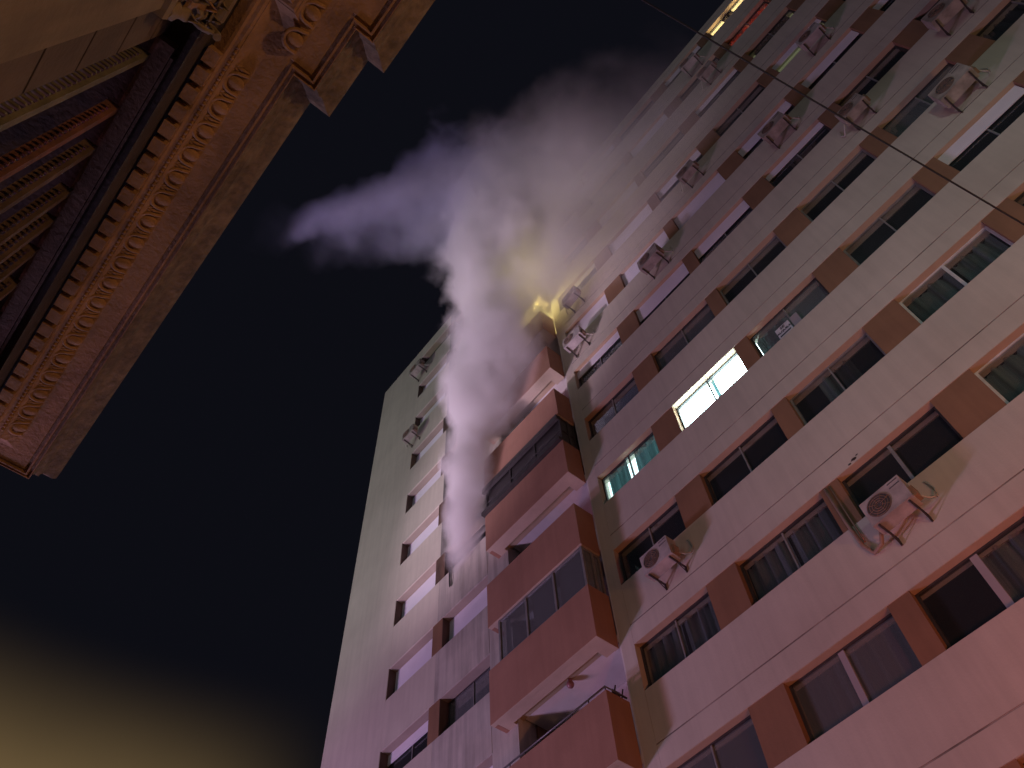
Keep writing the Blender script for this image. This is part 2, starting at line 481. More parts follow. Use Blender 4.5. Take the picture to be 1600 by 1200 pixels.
def window(x0, x1, k, y, style):
    """style: dict(curtain=[(u0,u1,mat)], shutter=fraction, lit=mat, frame=mat, glass=mat)"""
    w, h = x1 - x0, HEAD
    fr = link('window', m_frame(w, h, style.get('frame', 'alu_dark')), tower, tl(x0, y, sill(k)))
    gm = style.get('glass', 'glass')
    hw = w / 2
    if gm:
        for i in range(2):
            link('pane', m_pane(hw - 0.05, h - 0.09, gm), fr, (0.045 + i * (hw - 0.042), 0.02 + 0.014 * i, 0.045))
        link('mullion', m_mull(h - 0.09, style.get('mull', style.get('frame', 'alu')), style.get('mw', 0.032)), fr, (hw, 0.004, 0.045))
    for j, (u0, u1, mat) in enumerate(style.get('curtain', [])):
        link('curtain', m_curtain((u1 - u0) * w, h, mat, (k * 7 + j) % 5), fr, (u0 * w, style.get('cd', 0.20) + 0.02 * j, 0.0))
    s = style.get('shutter')
    if s:
        hh = round(s * (h - 0.02) / 0.055) * 0.055
        hh = min(hh, h - 0.012)
        link('roller_shutter', m_shutter(w - 0.03, hh, style.get('smat', 'shutter')), fr, (0.015, -0.035, h - hh - 0.004))
    l = style.get('lit')
    if l:
        e = style.get('ext', 0.3)
        link('lit_room', m_lit(w + 2 * e, h + 0.8, l), fr, (-e, style.get('ld', 0.75), -0.3))
    return fr

C2 = lambda m: [(0.02, 0.49, m), (0.51, 0.98, m)]
ST = {}
dark = dict(frame='alu_dark', mull='alu')
def st(**kw):
    d = dict(frame='alu_dark', mull='alu'); d.update(kw); return d
# storey by storey, from the lowest seen upwards; index = window column on the right facade
ST[(-1, 0)] = st(curtain=C2('curtain')); ST[(-1, 1)] = st(); ST[(-1, 2)] = st(curtain=C2('curtain'))
ST[(0, 0)] = st(shutter=1.0, smat='shutter_grey')
ST[(0, 0)] = st(curtain=[(0.0, 0.5, 'curtain_dark')], glass='glass_dim')
ST[(0, 1)] = st(curtain=[(0.0, 0.5, 'curtain'), (0.5, 1.0, 'curtain')], mw=0.11, frame='alu_dark', mull='shutter_grey', glass='glass_dim')
ST[(0, 2)] = st(curtain=[(0.52, 1.0, 'curtain')], mw=0.12, mull='shutter_grey')
ST[(1, 0)] = st(curtain=C2('curtain')); ST[(1, 1)] = st(curtain=C2('curtain'))
ST[(1, 2)] = st(mw=0.06); ST[(1, 3)] = st(curtain=C2('curtain_pale'), frame='alu_white', mull='alu_white')
ST[(2, 0)] = st(); ST[(2, 1)] = st(); ST[(2, 2)] = st(curtain=[(0.30, 0.48, 'curtain_pale'), (0.52, 0.70, 'curtain_dark')], frame='alu', mull='alu')
ST[(2, 3)] = st(curtain=[(0.03, 0.5, 'curtain_pale'), (0.55, 0.97, 'curtain_pale')], frame='alu_white', mull='alu_white', mw=0.06)
ST[(3, 0)] = dict(frame='alu_dark', mull='alu_dark', lit='lit_teal', ext=0.02, ld=0.24, cd=0.10, curtain=[(0.06, 0.44, 'curtain_teal'), (0.565, 0.97, 'curtain_teal')])
ST[(3, 1)] = dict(frame='alu_dark', mull='alu_dark', lit='lit_white', ext=0.4, ld=0.26, cd=0.12, curtain=[(0.51, 0.57, 'curtain_teal')])
ST[(3, 2)] = st(glass='glass_dim', curtain=[(0.0, 0.42, 'curtain_teal')])
ST[(3, 3)] = st(frame='alu', mull='alu')
ST[(4, 0)] = st(); ST[(4, 1)] = st(glass='glass_dim'); ST[(4, 2)] = st(frame='alu'); ST[(4, 3)] = st(frame='alu')
ST[(4, 4)] = st(curtain=C2('curtain_pale'), glass='glass_dim')
ST[(5, 0)] = st(shutter=0.35); ST[(5, 1)] = st(shutter=0.66); ST[(5, 2)] = st(shutter=0.50); ST[(5, 3)] = st(shutter=0.3)
ST[(5, 4)] = st(); ST[(5, 5)] = st(curtain=C2('curtain_dark'))
ST[(6, 0)] = st(shutter=1.0); ST[(6, 1)] = st(shutter=1.0); ST[(6, 2)] = st(shutter=1.0); ST[(6, 3)] = st(shutter=0.5); ST[(6, 4)] = st(shutter=0.5)
ST[(7, 0)] = st(shutter=0.3); ST[(7, 1)] = st(shutter=1.0); ST[(7, 2)] = st(shutter=0.45); ST[(7, 3)] = st(); ST[(7, 4)] = st(lit='lit_dim', ld=0.2, shutter=0.35)
ST[(8, 0)] = st(); ST[(8, 1)] = st(shutter=1.0); ST[(8, 2)] = st(); ST[(8, 3)] = st(shutter=0.3); ST[(8, 4)] = st(lit='lit_dim', ld=0.2, cd=0.12, curtain=[(0.1, 0.9, 'curtain_dark')])
ST[(9, 0)] = st(shutter=1.0); ST[(9, 1)] = st(); ST[(9, 2)] = st(shutter=1.0); ST[(9, 3)] = st(); ST[(9, 4)] = st(lit='lit_red', ld=0.2, cd=0.12, curtain=[(0.02, 0.48, 'curtain_red'), (0.52, 0.98, 'curtain_red')])
ST[(10, 0)] = st(); ST[(10, 1)] = st(shutter=0.4); ST[(10, 2)] = st(); ST[(10, 3)] = st(shutter=0.4)
ST[(10, 4)] = dict(frame='alu_dark', mull='alu_dark', mw=0.10, lit='lit_warm', ext=0.0, ld=0.2, cd=0.11, curtain=[(0.36, 0.62, 'curtain_dark')])
ST[(10, 5)] = st(lit='lit_warm', ext=0.0, ld=0.2, cd=0.12, curtain=[(0.4, 1.0, 'curtain_dark')])

for k in range(-2, K1 + 1):
    for i, (a, b) in enumerate(W):
        s = ST.get((k, i)) or random.Random(k * 31 + i).choice([st(), st(shutter=0.4), st(curtain=C2('curtain_dark')), st(curtain=C2('curtain'))])
        window(a, b, k, Y0 + 0.155, s)
    if k <= 1: sl = st(shutter=0.25)
    elif k == 2: sl = st(shutter=0.28)
    elif k in (3, 4): sl = st(shutter=1.0)
    elif k == 10: sl = st(glass='glass_dim')
    else: sl = st(shutter=1.0, smat='shutter')
    window(*WL[0], k, YL + 0.30, sl)
    if k == 4:   # the burning flat: glass gone, only the charred frame left
        f = link('window', m_frame(WL[1][1] - WL[1][0], HEAD, 'alu_dark'), tower, tl(WL[1][0], YL + 0.3, sill(k)))
        f['label'] = 'burnt out window with the glass gone'
    else:
        s2 = st(shutter=1.0) if k in (3, 1) else (st(mull='alu', glass='glass_dim', curtain=C2('curtain')) if k == 2 else st())
        window(*WL[1], k, YL + 0.30, s2)

# dark rooms behind
part(MB().box(-17.0, -12.36, 11.75, 12.0, 0, ROOF - 0.2), 'room_back_wall', M['dark'])
part(MB().box(-8.0, 13.0, 11.75, 12.0, 0, ROOF - 0.2), 'room_back_wall', M['dark'])
for k in range(-2, K1 + 2):
    z = sill(k) - 0.9
    part(MB().box(-8.355, 13.0, Y0 + 0.402, 11.749, z - 0.2, z).box(-8.02, 13.0, Y0 + 0.3605, Y0 + 0.4019, z - 0.2, z), 'floor_slab', M['dark'])
    part(MB().box(-17.0, -12.36, YL + 0.55, 11.74, z - 0.2, z), 'floor_slab', M['dark'])

# ------------------------------------------------------------------ balconies
BX0, BX1, BY = -11.84, -8.425, 9.78
PH = 1.454
def balcony(k):
    zt = sill(k); zb = zt - PH
    p = MB()
    p.box(BX0, BX1, BY, BY + 0.11, zb, zt)
    p.box(BX1 - 0.11, BX1, BY + 0.111, Y0 - 0.001, zb, zt)
    p.box(BX0, BX0 + 0.11, BY + 0.111, YL + 0.028, zb, zt)
    b = part(p, 'balcony', M['terra'], 0.006)
    # slab with a cream down-stand beam round its edge
    s = MB()
    s.box(BX0 + 0.112, BX1 - 0.112, BY + 0.112, BY + 0.36, zb + 0.004, zb + 0.30)
    s.box(BX1 - 0.36, BX1 - 0.112, BY + 0.361, Y0 - 0.002, zb + 0.004, zb + 0.30)
    s.box(BX0 + 0.112, BX0 + 0.36, BY + 0.361, YL + 0.027, zb + 0.004, zb + 0.30)
    s.box(BX0 + 0.008, BX1 - 0.008, BY + 0.008, BY + 0.111, zb - 0.012, zb - 0.002)
    s.box(BX1 - 0.111, BX1 - 0.008, BY + 0.112, Y0 - 0.002, zb - 0.012, zb - 0.002)
    me = s.mesh('edge_beam', M['soffit']); me.transform(Matrix.Translation((0, -Y0, 0)))
    link('edge_beam', me, b)
    me = MB().box(BX0 + 0.361, BX1 - 0.361, BY + 0.361, Y0 + 0.002, zb + 0.16, zb + 0.34).mesh('ceiling_slab', M['soffit_o'])  # warm light towards the edge put into this front piece's colour
    me.transform(Matrix.Translation((0, -Y0, 0)))
    link('ceiling_slab', me, b)
    me = MB().box(-11.396, -8.402, Y0 + 0.003, 11.355, zb + 0.16, zb + 0.34).mesh('ceiling_slab', M['loggia'])
    me.transform(Matrix.Translation((0, -Y0, 0)))
    link('ceiling_slab', me, b)
    return b

def bpart(b, mb, name, mat, bevel=0.0):
    me = mb.mesh(name, mat, bevel); me.transform(Matrix.Translation((0, -Y0, 0)))
    return link(name, me, b)

BAL = {}
for k in range(-2, K1 + 2):
    BAL[k] = balcony(k)
# loggia behind: back wall, cheeks
part(MB().box(-11.46, -8.34, 11.36, 11.5, 0, ROOF), 'loggia_wall', M['loggia'])
part(MB().box(-11.449, -11.40, YL + 0.532, 11.35, 0, ROOF), 'loggia_cheek', M['pil'])
part(MB().box(-8.40, -8.361, Y0 + 0.004, 11.35, 0, ROOF), 'loggia_cheek', M['loggia'])
for k in range(-2, K1 + 1):
    z = sill(k)
    f = part(MB().box(-10.9, -9.0, 11.30, 11.358, z - 1.10, z + 0.85), 'balcony_door', M['alu_white'] if k != 4 else M['alu_dark'])
    me = MB().box(-10.82, -9.99, 11.285, 11.298, z - 1.0, z + 0.78).box(-9.93, -9.08, 11.285, 11.298, z - 1.0, z + 0.78).mesh('door_pane', M['shutter'] if k != 4 else M['dark'])
    me.transform(Matrix.Translation((0, -Y0, 0)))
    link('door_pane', me, f)

def rail(k, h):
    z = sill(k); b = BAL[k]
    r = MB()
    r.tube([(BX0 + 0.05, BY + 0.055, z + h), (BX1 - 0.055, BY + 0.055, z + h), (BX1 - 0.055, Y0, z + h)], 0.022, 6)
    n = 7
    for i in range(n + 1):
        x = BX0 + 0.05 + (BX1 - 0.105 - BX0) * i / n
        r.tube([(x, BY + 0.055, z - 0.01), (x, BY + 0.055, z + h)], 0.014, 5)
    bpart(b, r, 'hand_rail', M['rail'])
rail(1, 0.13); rail(0, 0.13); rail(-1, 0.13)

def glazing(k, mat, glassmat, bars, nx=4, top=0.0, blind=None):
    """aluminium and glass enclosure standing on the parapet"""
    b = BAL[k]; z0 = sill(k) + 0.004; z1 = sill(k + 1) - PH - 0.04
    yf = BY + 0.06; xa, xb = BX0 + 0.39, BX1 - 0.06
    if top: xa = BX0 + 0.05
    fr = MB()
    for x in [xa + (xb - xa) * i / nx for i in range(nx + 1)]:
        fr.box(x - 0.03, x + 0.03, yf - 0.03, yf + 0.03, z0, z1)
    for y in (yf + 0.30, Y0 - 0.04):
        fr.box(xb - 0.028, xb + 0.028, y - 0.03, y + 0.03, z0, z1)
    for z in bars:
        zz = z0 + (z1 - z0) * z
        fr.box(xa + 0.031, xb - 0.031, yf - 0.025, yf + 0.025, zz, zz + 0.05)
        fr.box(xb - 0.025, xb + 0.025, yf + 0.032, Y0 - 0.072, zz, zz + 0.05)
    if top:
        fr.box(xa - 0.10, xb + 0.02, yf - 0.16, yf - 0.035, z0 + 0.02, z0 + 0.16)
        fr.box(xa - 0.10, xb + 0.02, yf - 0.13, yf - 0.035, z1 - 0.2, z1)
    gl = bpart(b, fr, 'glazing_frame', M[mat])
    w = (xb - xa) / nx
    for i in range(nx):
        bpart(gl, MB().box(xa + w * i + 0.031, xa + w * (i + 1) - 0.031, yf, yf + 0.006, z0 + 0.05, z1 - 0.001), 'glazing_pane', M[glassmat])
    bpart(gl, MB().box(xb, xb + 0.006, yf + 0.031, yf + 0.269, z0 + 0.05, z1 - 0.001), 'glazing_pane', M[glassmat])
    bpart(gl, MB().box(xb, xb + 0.006, yf + 0.331, Y0 - 0.071, z0 + 0.05, z1 - 0.001), 'glazing_pane', M[glassmat])
    return gl
g2 = glazing(2, 'alu', 'glass_dim', (0.0, 0.955), 3)
g4 = glazing(4, 'alu_dark', 'dark_glass', (0.0, 0.45, 0.94), 3, top=1.0)
# grey blinds inside the glazed balcony, a dark gap left in the middle
for a, b_ in ((-11.35, -11.18), (-10.35, -9.55), (-9.4, -8.6)):
    bpart(g2, MB().box(a, b_, BY + 0.16, BY + 0.17, sill(2) + 0.05, sill(3) - PH - 0.06), 'blind', M['shutter_grey'])
bpart(BAL[4], MB().box(BX0 + 0.1, BX1 - 0.15, BY + 0.5, BY + 0.52, sill(4) - 0.4, sill(5) - PH), 'black_screen', M['dark'])

globe = MB()
globe.ball((0, 0, -0.07), 0.085, u=14, v=8).tube([(0, 0, -0.02), (0, 0, 0.06)], 0.05, 10)
zc = sill(2) - PH + 0.16
o = globe.build('ceiling_lamp', M['lamp_globe'], None, (-9.86, 10.35, zc - 0.06))
tag(o, 'round unlit globe lamp on the ceiling of the lowest open balcony', 'lamp')

# lit ceiling bulb on a balcony behind the smoke
zc = sill(8) - PH + 0.16
o = MB().ball((0, 0, -0.12), 0.10, u=14, v=8).tube([(0, 0, -0.04), (0, 0, 0.0)], 0.04, 8).build('balcony_lamp', M['bulb'], None, (-8.75, 10.05, zc))
tag(o, 'glowing yellow balcony lamp half hidden behind the smoke', 'lamp')
lamp('balcony_lamp_light', 'POINT', (-8.78, 9.90, zc - 0.38), (1.0, 0.84, 0.28), 200, 0.12)

# folded chair and drying things on the lowest open balcony
ch = empty('folding_chair', (-8.62, 10.16, sill(1) - 0.62))
tag(ch, 'dark folding chair standing at the end of the lowest open balcony', 'chair')
c = MB(); c.tube([(-0.22, 0, 0), (0.12, 0, 0.95)], 0.014, 6).tube([(-0.22, 0.2, 0), (0.12, 0.2, 0.95)], 0.014, 6).tube([(0.14, 0, 0), (-0.16, 0, 0.5)], 0.014, 6).tube([(0.14, 0.2, 0), (-0.16, 0.2, 0.5)], 0.014, 6)
c.build('frame', M['steel'], ch)
MB().box(-0.17, 0.12, 0.0, 0.2, 0.44, 0.47).build('seat', M['curtain_dark'], ch)
c = MB().prism_x([(0, 0.62), (0.2, 0.62), (0.2, 0.93), (0, 0.93)], 0.0, 0.03).build('backrest', M['curtain_dark'], ch)

# ------------------------------------------------------------------ air conditioners
def make_ac(mat='ac', w=0.76, h=0.53, d=0.28, side=1):
    r = empty('air_conditioner')
    body = MB().box(-w / 2, w / 2, -d, 0, 0, h)
    body.build('casing', M[mat], r, bevel=0.018)
    gr = MB(); cx, cz, rr = -0.11, h * 0.5, 0.215
    gr.disc((cx, cz), rr, -d - 0.003)
    gr.build('fan_grille', M['ac_grille'], r)
    g = MB()
    for q in (0.07, 0.115, 0.16, 0.205):
        g.ring((cx, cz), q, 0.0045, -d - 0.012, 22, m=5)
    for a in range(8):
        an = a * math.pi / 4 + 0.2
        g.tube([(cx + 0.03 * math.cos(an), -d - 0.012, cz + 0.03 * math.sin(an)), (cx + rr * math.cos(an), -d - 0.012, cz + rr * math.sin(an))], 0.004, 4)
    g.build('grille_wires', M['ac_rust'], r)
    v = MB()
    for z in (h - 0.06, h - 0.15):
        v.box(0.16, w / 2 - 0.03, -d - 0.006, -d + 0.004, z, z + 0.018)
    v.build('vent_slot', M['ac_grille'], r)
    s = MB().box(w / 2 + 0.001, w / 2 + 0.06, -0.2, -0.04, 0.04, 0.26)
    s.build('valve_cover', M['ac_rust'], r, bevel=0.015)
    for x in (-w / 2 + 0.09, w / 2 - 0.09):
        b = MB().box(x - 0.016, x + 0.016, -d + 0.03, 0.22, -0.034, -0.002).box(x - 0.016, x + 0.016, 0.19, 0.219, -0.17, -0.035)
        b.tube([(x, -0.06, -0.03), (x, 0.195, -0.155)], 0.010, 5)
        b.build('bracket', M['steel'], r)
    p = MB().tube([(side * (w / 2 + q), yy, zz) for q, yy, zz in ((0.03, -0.1, 0.1), (0.12, 0.02, 0.05), (0.2, 0.15, 0.1), (0.24, 0.19, 0.3), (0.2, 0.2, 0.52), (0.12, 0.26, 0.62), (0.08, 0.34, 0.6))], 0.018, 8)
    p.build('hose', M['pipe'], r)
    return r
ac0 = make_ac()
ac1 = make_ac('ac_old', 0.70, 0.50, 0.26, -1)
ac2 = make_ac('ac_old', 0.82, 0.56, 0.30, 1)
AC = [  # x, storey, y of wall, label
    (-2.24, 1, Y0, 'big white air conditioner under a dark window low on the right, fan grille facing out', 0.23),
    (-6.62, 2, Y0, 'weathered white air conditioner below the dark window next to the terracotta balconies', 0.36),
    (3.88, 4, Y0, 'large stained air conditioner near the right picture edge, just below a brown pilaster', 0.5),
    (2.52, 5, Y0, 'air conditioner directly left of the stained one, beside a half lowered white shutter', 0.5),
    (1.12, 6, Y0, 'pinkish air conditioner just below the overhead cable', 0.55),
    (-1.47, 7, Y0, 'pale air conditioner between two brown pilasters at the edge of the smoke haze', 0.55),
    (3.72, 7, Y0, 'air conditioner at the end of the dim yellow lit window strip', 0.55),
    (-3.92, 6, Y0, 'air conditioner on a white bracket between closed lavender shutters', 0.55),
    (1.30, 9, Y0, 'small pale air conditioner near the tower roof edge, right of another one', 0.55),
    (1.16, 10, Y0, 'topmost air conditioner of the right facade, right under the roof', 0.9),
    (5.35, 5, Y0, 'air conditioner cut by the top edge of the picture', 0.4),
    (-7.15, 7, Y0, 'air conditioner silhouetted against the yellow lamp glow', 0.45),
    (-7.45, 6, Y0, 'white air conditioner on the first window right of the smoke column', 0.45),
    (-16.75, 10, YL, 'air conditioner highest up the left wing, close to the roof edge', 0.55),
    (-16.75, 8, YL, 'lower of the two boxed air conditioners on the left wing', 0.55),
]
for i, (x, k, yw, lab, drop) in enumerate(AC):
    o = {0: ac0, 2: ac2, 3: ac1}.get(i) or copy_tree((ac0, ac1, ac2)[0 if i == 1 else (i * 5) % 3])
    o.location = (x, yw - 0.225, sill(k) - drop - 0.53)
    o.rotation_euler = (R(random.uniform(-2, 1)), R(random.uniform(-2.0, 2.0)), R(random.uniform(-4, 4)) if i > 1 else 0)
    tag(o, lab, 'air conditioner', 'air conditioners hung on the tower facade')

cd = MB()
cd.tube([(-0.36, -0.05, 0.08), (-0.50, 0.08, -0.02), (-0.70, 0.18, 0.02), (-0.80, 0.19, 0.3), (-0.82, 0.19, 0.9), (-0.82, 0.19, 1.85)], 0.035, 8)
cd.tube([(-0.74, 0.205, 0.35), (-0.73, 0.205, 1.85)], 0.018, 6)
cd.build('conduit', M['ac_rust'], ac0)

# broken plaster at the lower edge of one band
bm = bmesh.new()
for cx, cz, rx, rz, n in ((-2.40, 13.20, 0.07, 0.035, 9), (-2.50, 13.165, 0.04, 0.022, 7), (-2.31, 13.24, 0.035, 0.02, 7)):
    lo = [bm.verts.new((cx + rx * random.uniform(.6, 1.1) * math.cos(6.283 * q / n), Y0 - 0.003, cz + rz * random.uniform(.5, 1.1) * math.sin(6.283 * q / n))) for q in range(n)]
    hi = [bm.verts.new((v.co.x, Y0 + 0.004, v.co.z)) for v in lo]
    bm.faces.new(lo)
    for q in range(n): bm.faces.new((lo[q], hi[q], hi[(q + 1) % n], lo[(q + 1) % n]))
mb = MB(); mb.bm.free(); mb.bm = bm
part(mb, 'plaster_chip', M['steel'])

# ------------------------------------------------------------------ rental sign in a window
sg = empty('rental_sign', (-2.07, Y0 + 0.148, sill(3) + 0.12))
tag(sg, 'white rental notice with black lettering hung behind the window glass', 'sign')
MB().box(-0.19, 0.19, 0, 0.004, 0, 0.50).build('sign_board', M['paper'], sg)
MB().box(0.24, 0.44, 0.0, 0.004, -0.02, 0.5).build('second_sheet', M['shutter_grey'], sg)
def text(body, size, x, z, parent, name='lettering', mat='ink', bold=0.0):
    cu = bpy.data.curves.new(name, 'FONT')
    cu.body = body; cu.size = size; cu.align_x = 'CENTER'; cu.align_y = 'CENTER'; cu.extrude = 0.001; cu.offset = bold
    cu.materials.append(M[mat])
    tmp = bpy.data.objects.new('tmp_text', cu); COL.objects.link(tmp)
    me = bpy.data.meshes.new_from_object(tmp.evaluated_get(bpy.context.evaluated_depsgraph_get()))
    bpy.data.objects.remove(tmp); me.name = name
    o = bpy.data.objects.new(name, me); COL.objects.link(o)
    o.parent = parent; o.location = (x, -0.003, z); o.rotation_euler = (R(90), 0, 0)
    return o
text('SE', 0.13, 0, 0.42, sg, bold=0.004)
text('ALQUILA', 0.095, 0, 0.29, sg, bold=0.004)
MB().box(-0.15, 0.15, -0.004, -0.002, 0.14, 0.185).build('underline', M['ink'], sg)

# ------------------------------------------------------------------ scrap hanging out of the burning window
hs = MB().tube([(-14.06, 10.2, sill(4) + 0.03), (-14.05, 10.17, sill(4) - 0.1), (-14.06, 10.18, sill(4) - 0.45), (-14.04, 10.18, sill(4) - 0.75)], [0.02, 0.03, 0.022, 0.018], 6)
hs.tube([(-13.98, 10.2, sill(4) + 0.02), (-13.98, 10.17, sill(4) - 0.1), (-13.99, 10.18, sill(4) - 0.72)], 0.014, 6)
hs.tube([(-14.04, 10.18, sill(4) - 0.75), (-13.99, 10.18, sill(4) - 0.72)], 0.014, 6)
o = hs.build('window_frame_scrap', M['alu_dark']); tag(o, 'bent dark frame strip dangling from the sill of the burning window', 'scrap')

# ------------------------------------------------------------------ overhead cable
A = Vector((0.67, 2.94, 12.18)); B = Vector((1.47, 6.69, 10.21))
dv = B - A
pts = []
for i in range(41):
    t = -1.6 + 4.2 * i / 40
    p = A + dv * t
    p.z -= 0.02 * (1 - ((t - 0.5) / 2.1) ** 2)
    pts.append(p)
o = MB().tube(pts, 0.0110, 6).build('overhead_cable', M['cable'])
tag(o, 'thin black overhead cable crossing in front of the tower', 'cable')

# ------------------------------------------------------------------ the ornate old building overhead on the left
nb = empty('ornate_building', (-2.0, -1.0, 0))
tag(nb, 'old ochre building seen from below with carved cornice, dentils and folded louvred shutters', 'building')
NB = Vector((-2.0, -1.0, 0))
def npart(mb, name, mats, bevel=0.0, parent=None):
    me = mb.mesh(name, mats, bevel)
    me.transform(Matrix.Translation(-NB))
    return link(name, me, parent or nb)

def sweep(prof, path, mat, name, z_mats=None):
    """profile of (outward offset, z) swept along a plan path with mitred corners"""
    bm = bmesh.new()
    P = [Vector(p) for p in path]
    nrm = []
    for a, b in zip(P, P[1:]):
        d = (b - a).normalized(); nrm.append(Vector((-d.y, d.x)))
    rings = []
    for i, p in enumerate(P):
        if i == 0: m = nrm[0]
        elif i == len(P) - 1: m = nrm[-1]
        else:
            m = nrm[i - 1] + nrm[i]
            m = m / m.dot(nrm[i]) if abs(m.dot(nrm[i])) > 1e-6 else nrm[i]
        rings.append([bm.verts.new((p.x + m.x * o, p.y + m.y * o, z)) for o, z in prof])
    for r0, r1 in zip(rings, rings[1:]):
        for j in range(len(prof) - 1):
            f = bm.faces.new((r0[j], r1[j], r1[j + 1], r0[j + 1]))
            f.material_index = z_mats[j] if z_mats else 0
    bmesh.ops.recalc_face_normals(bm, faces=bm.faces[:])
    me = bpy.data.meshes.new(name); bm.to_mesh(me); bm.free()
    for m in (mat if isinstance(mat, list) else [mat]): me.materials.append(m)
    me.transform(Matrix.Translation(-NB))
    return link(name, me, nb)

path = [(-6.17, -2.6), (-6.17, 0.0), (-1.865, 0.0), (-1.865, 0.165), (-1.36, 0.165), (-1.36, 0.30), (3.0, 0.30)]
# crown moulding, corona, and the curved bed mould carrying the egg-and-dart
crown = [(-0.30, 7.60), (-0.30, 7.66), (-0.28, 7.70), (-0.255, 7.72), (-0.25, 7.76), (-0.235, 7.80), (-0.20, 7.84), (-0.16, 7.87), (-0.14, 7.90), (-0.125, 7.93), (-0.125, 8.02), (-0.6, 8.06)]
sweep(crown, path, M['stone_moss'], 'crown_moulding')
corona = [(-0.655, 7.49), (-0.64, 7.52), (-0.60, 7.565), (-0.55, 7.59), (-0.52, 7.60), (-0.378, 7.60), (-0.372, 7.612), (-0.352, 7.612), (-0.347, 7.585), (-0.335, 7.585), (-0.330, 7.612), (-0.312, 7.612), (-0.308, 7.59), (-0.301, 7.59), (-0.301, 7.61)]
sweep(corona, path, M['stone'], 'corona_soffit')
fillet = [(-0.80, 7.47), (-0.735, 7.455), (-0.715, 7.455), (-0.70, 7.475), (-0.675, 7.475), (-0.66, 7.49), (-0.656, 7.49)]
sweep(fillet, path, M['stone'], 'bed_fillet')
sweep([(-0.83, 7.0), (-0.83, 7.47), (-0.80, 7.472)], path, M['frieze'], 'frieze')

# dentils, one by one
dm = MB().box(-0.052, 0.052, -0.045, 0.045, 0, 0.085).mesh('dentil', M['stone'], 0.005)
x = -5.30; n = 0
while x < -1.66:
    o = link('dentil', dm, nb, Vector((x, -0.765 + random.uniform(-.003, .003), 7.385)) - NB)
    x += 0.1478; n += 1
for y in [-0.9 - 0.1478 * i for i in range(8)]:
    pass

# egg-and-dart: egg in its U-shaped shell, dart between
def m_egg():
    mb = MB()
    mb.ball((0, 0.005, 0.004), 0.050, 0.066, 0.021, u=12, v=7)
    pts = []
    for a in range(11):
        an = math.pi * (1.0 + a / 10.0)
        pts.append((0.074 * math.cos(an), 0.012 + 0.082 * math.sin(an), -0.006))
    pts = [(-0.078, 0.06, 0.012)] + pts + [(0.078, 0.06, 0.012)]
    mb.tube(pts, 0.0135, 6)
    return mb.mesh('egg_ornament', M['stone'])
def m_dart():
    mb = MB()
    mb.tube([(0, 0.065, 0.01), (0, 0.0, -0.004), (0, -0.07, -0.002)], [0.004, 0.013, 0.004], 6)
    for s in (-1, 1):
        mb.tube([(0, -0.062, 0.0), (s * 0.016, -0.035, -0.004), (s * 0.02, -0.005, 0.004)], [0.010, 0.011, 0.004], 5)
        mb.ball((s * 0.012, -0.078, 0.0), 0.012, u=6, v=4)
    return mb.mesh('dart_ornament', M['stone'])
em, dmm = m_egg(), m_dart()
x = -5.38
while x < -1.75:
    for me, dx, nm in ((em, 0, 'egg_ornament'), (dmm, 0.104, 'dart_ornament')):
        o = link(nm, me, nb, Vector((x + dx, -0.585, 7.560)) - NB)
        o.rotation_euler = (R(22), 0, 0)
    x += 0.2078
# a bead course too small to pick apart
mb = MB(); x = -5.4
while x < -1.6:
    mb.ball((x, -0.668, 7.478), 0.015, u=6, v=4); x += 0.0416
o = npart(mb, 'bead_course', M['stone']); o['kind'] = 'stuff'
# ornaments on the first projecting block
for x, y in ((-1.36, -0.42), (-1.15, -0.42)):
    o = link('egg_ornament', em, nb, Vector((x, y, 7.560)) - NB); o.rotation_euler = (R(22), 0, 0)
for x, y in ((-0.66, -0.285), (-0.45, -0.285), (-0.24, -0.285)):
    o = link('egg_ornament', em, nb, Vector((x, y, 7.560)) - NB); o.rotation_euler = (R(22), 0, 0)
    o = link('dart_ornament', dmm, nb, Vector((x + .104, y, 7.560)) - NB); o.rotation_euler = (R(22), 0, 0)

# timber soffit, recess shade put into its colour, over the shutters and the shutter-head box
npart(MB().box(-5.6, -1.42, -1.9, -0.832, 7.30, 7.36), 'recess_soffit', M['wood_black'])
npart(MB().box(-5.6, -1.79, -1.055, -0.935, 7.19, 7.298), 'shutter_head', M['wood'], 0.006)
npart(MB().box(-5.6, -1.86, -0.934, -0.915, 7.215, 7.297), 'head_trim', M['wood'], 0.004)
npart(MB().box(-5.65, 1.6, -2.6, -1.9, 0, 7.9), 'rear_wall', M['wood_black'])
# louvred shutter leaves folded out from the wall
def leaf(x, mat, w=0.17, tilt=0.0):
    y1 = -1.03
    root = npart(MB().box(x - 0.022, x + 0.022, y1 - 0.028, y1, 2.0, 7.17).box(x - 0.022, x + 0.022, y1 - w, y1 - w + 0.03, 2.0, 7.17)
                 .box(x - 0.022, x + 0.022, y1 - w + 0.031, y1 - 0.029, 7.09, 7.17).box(x - 0.022, x + 0.022, y1 - w + 0.031, y1 - 0.029, 2.0, 2.1), 'shutter_leaf', M[mat], 0.004)
    sm = cached(('slat', mat, w), lambda: MB().prism_x([(-0.006, -0.042), (0.006, -0.042), (0.006, 0.042), (-0.006, 0.042)], 0, w - 0.05).mesh('slat', M[mat]))
    z = 5.0
    while z < 7.06:
        s = link('slat', sm, root, Vector((x + 0.022 + random.uniform(-.004, .004), y1 - 0.028, z)) - NB)
        s.rotation_euler = (R(0), R(0), R(-90))
        s.rotation_euler = (Matrix.Rotation(R(-90), 3, 'Z') @ Matrix.Rotation(R(35), 3, 'X')).to_euler()
        z += 0.062
    return root
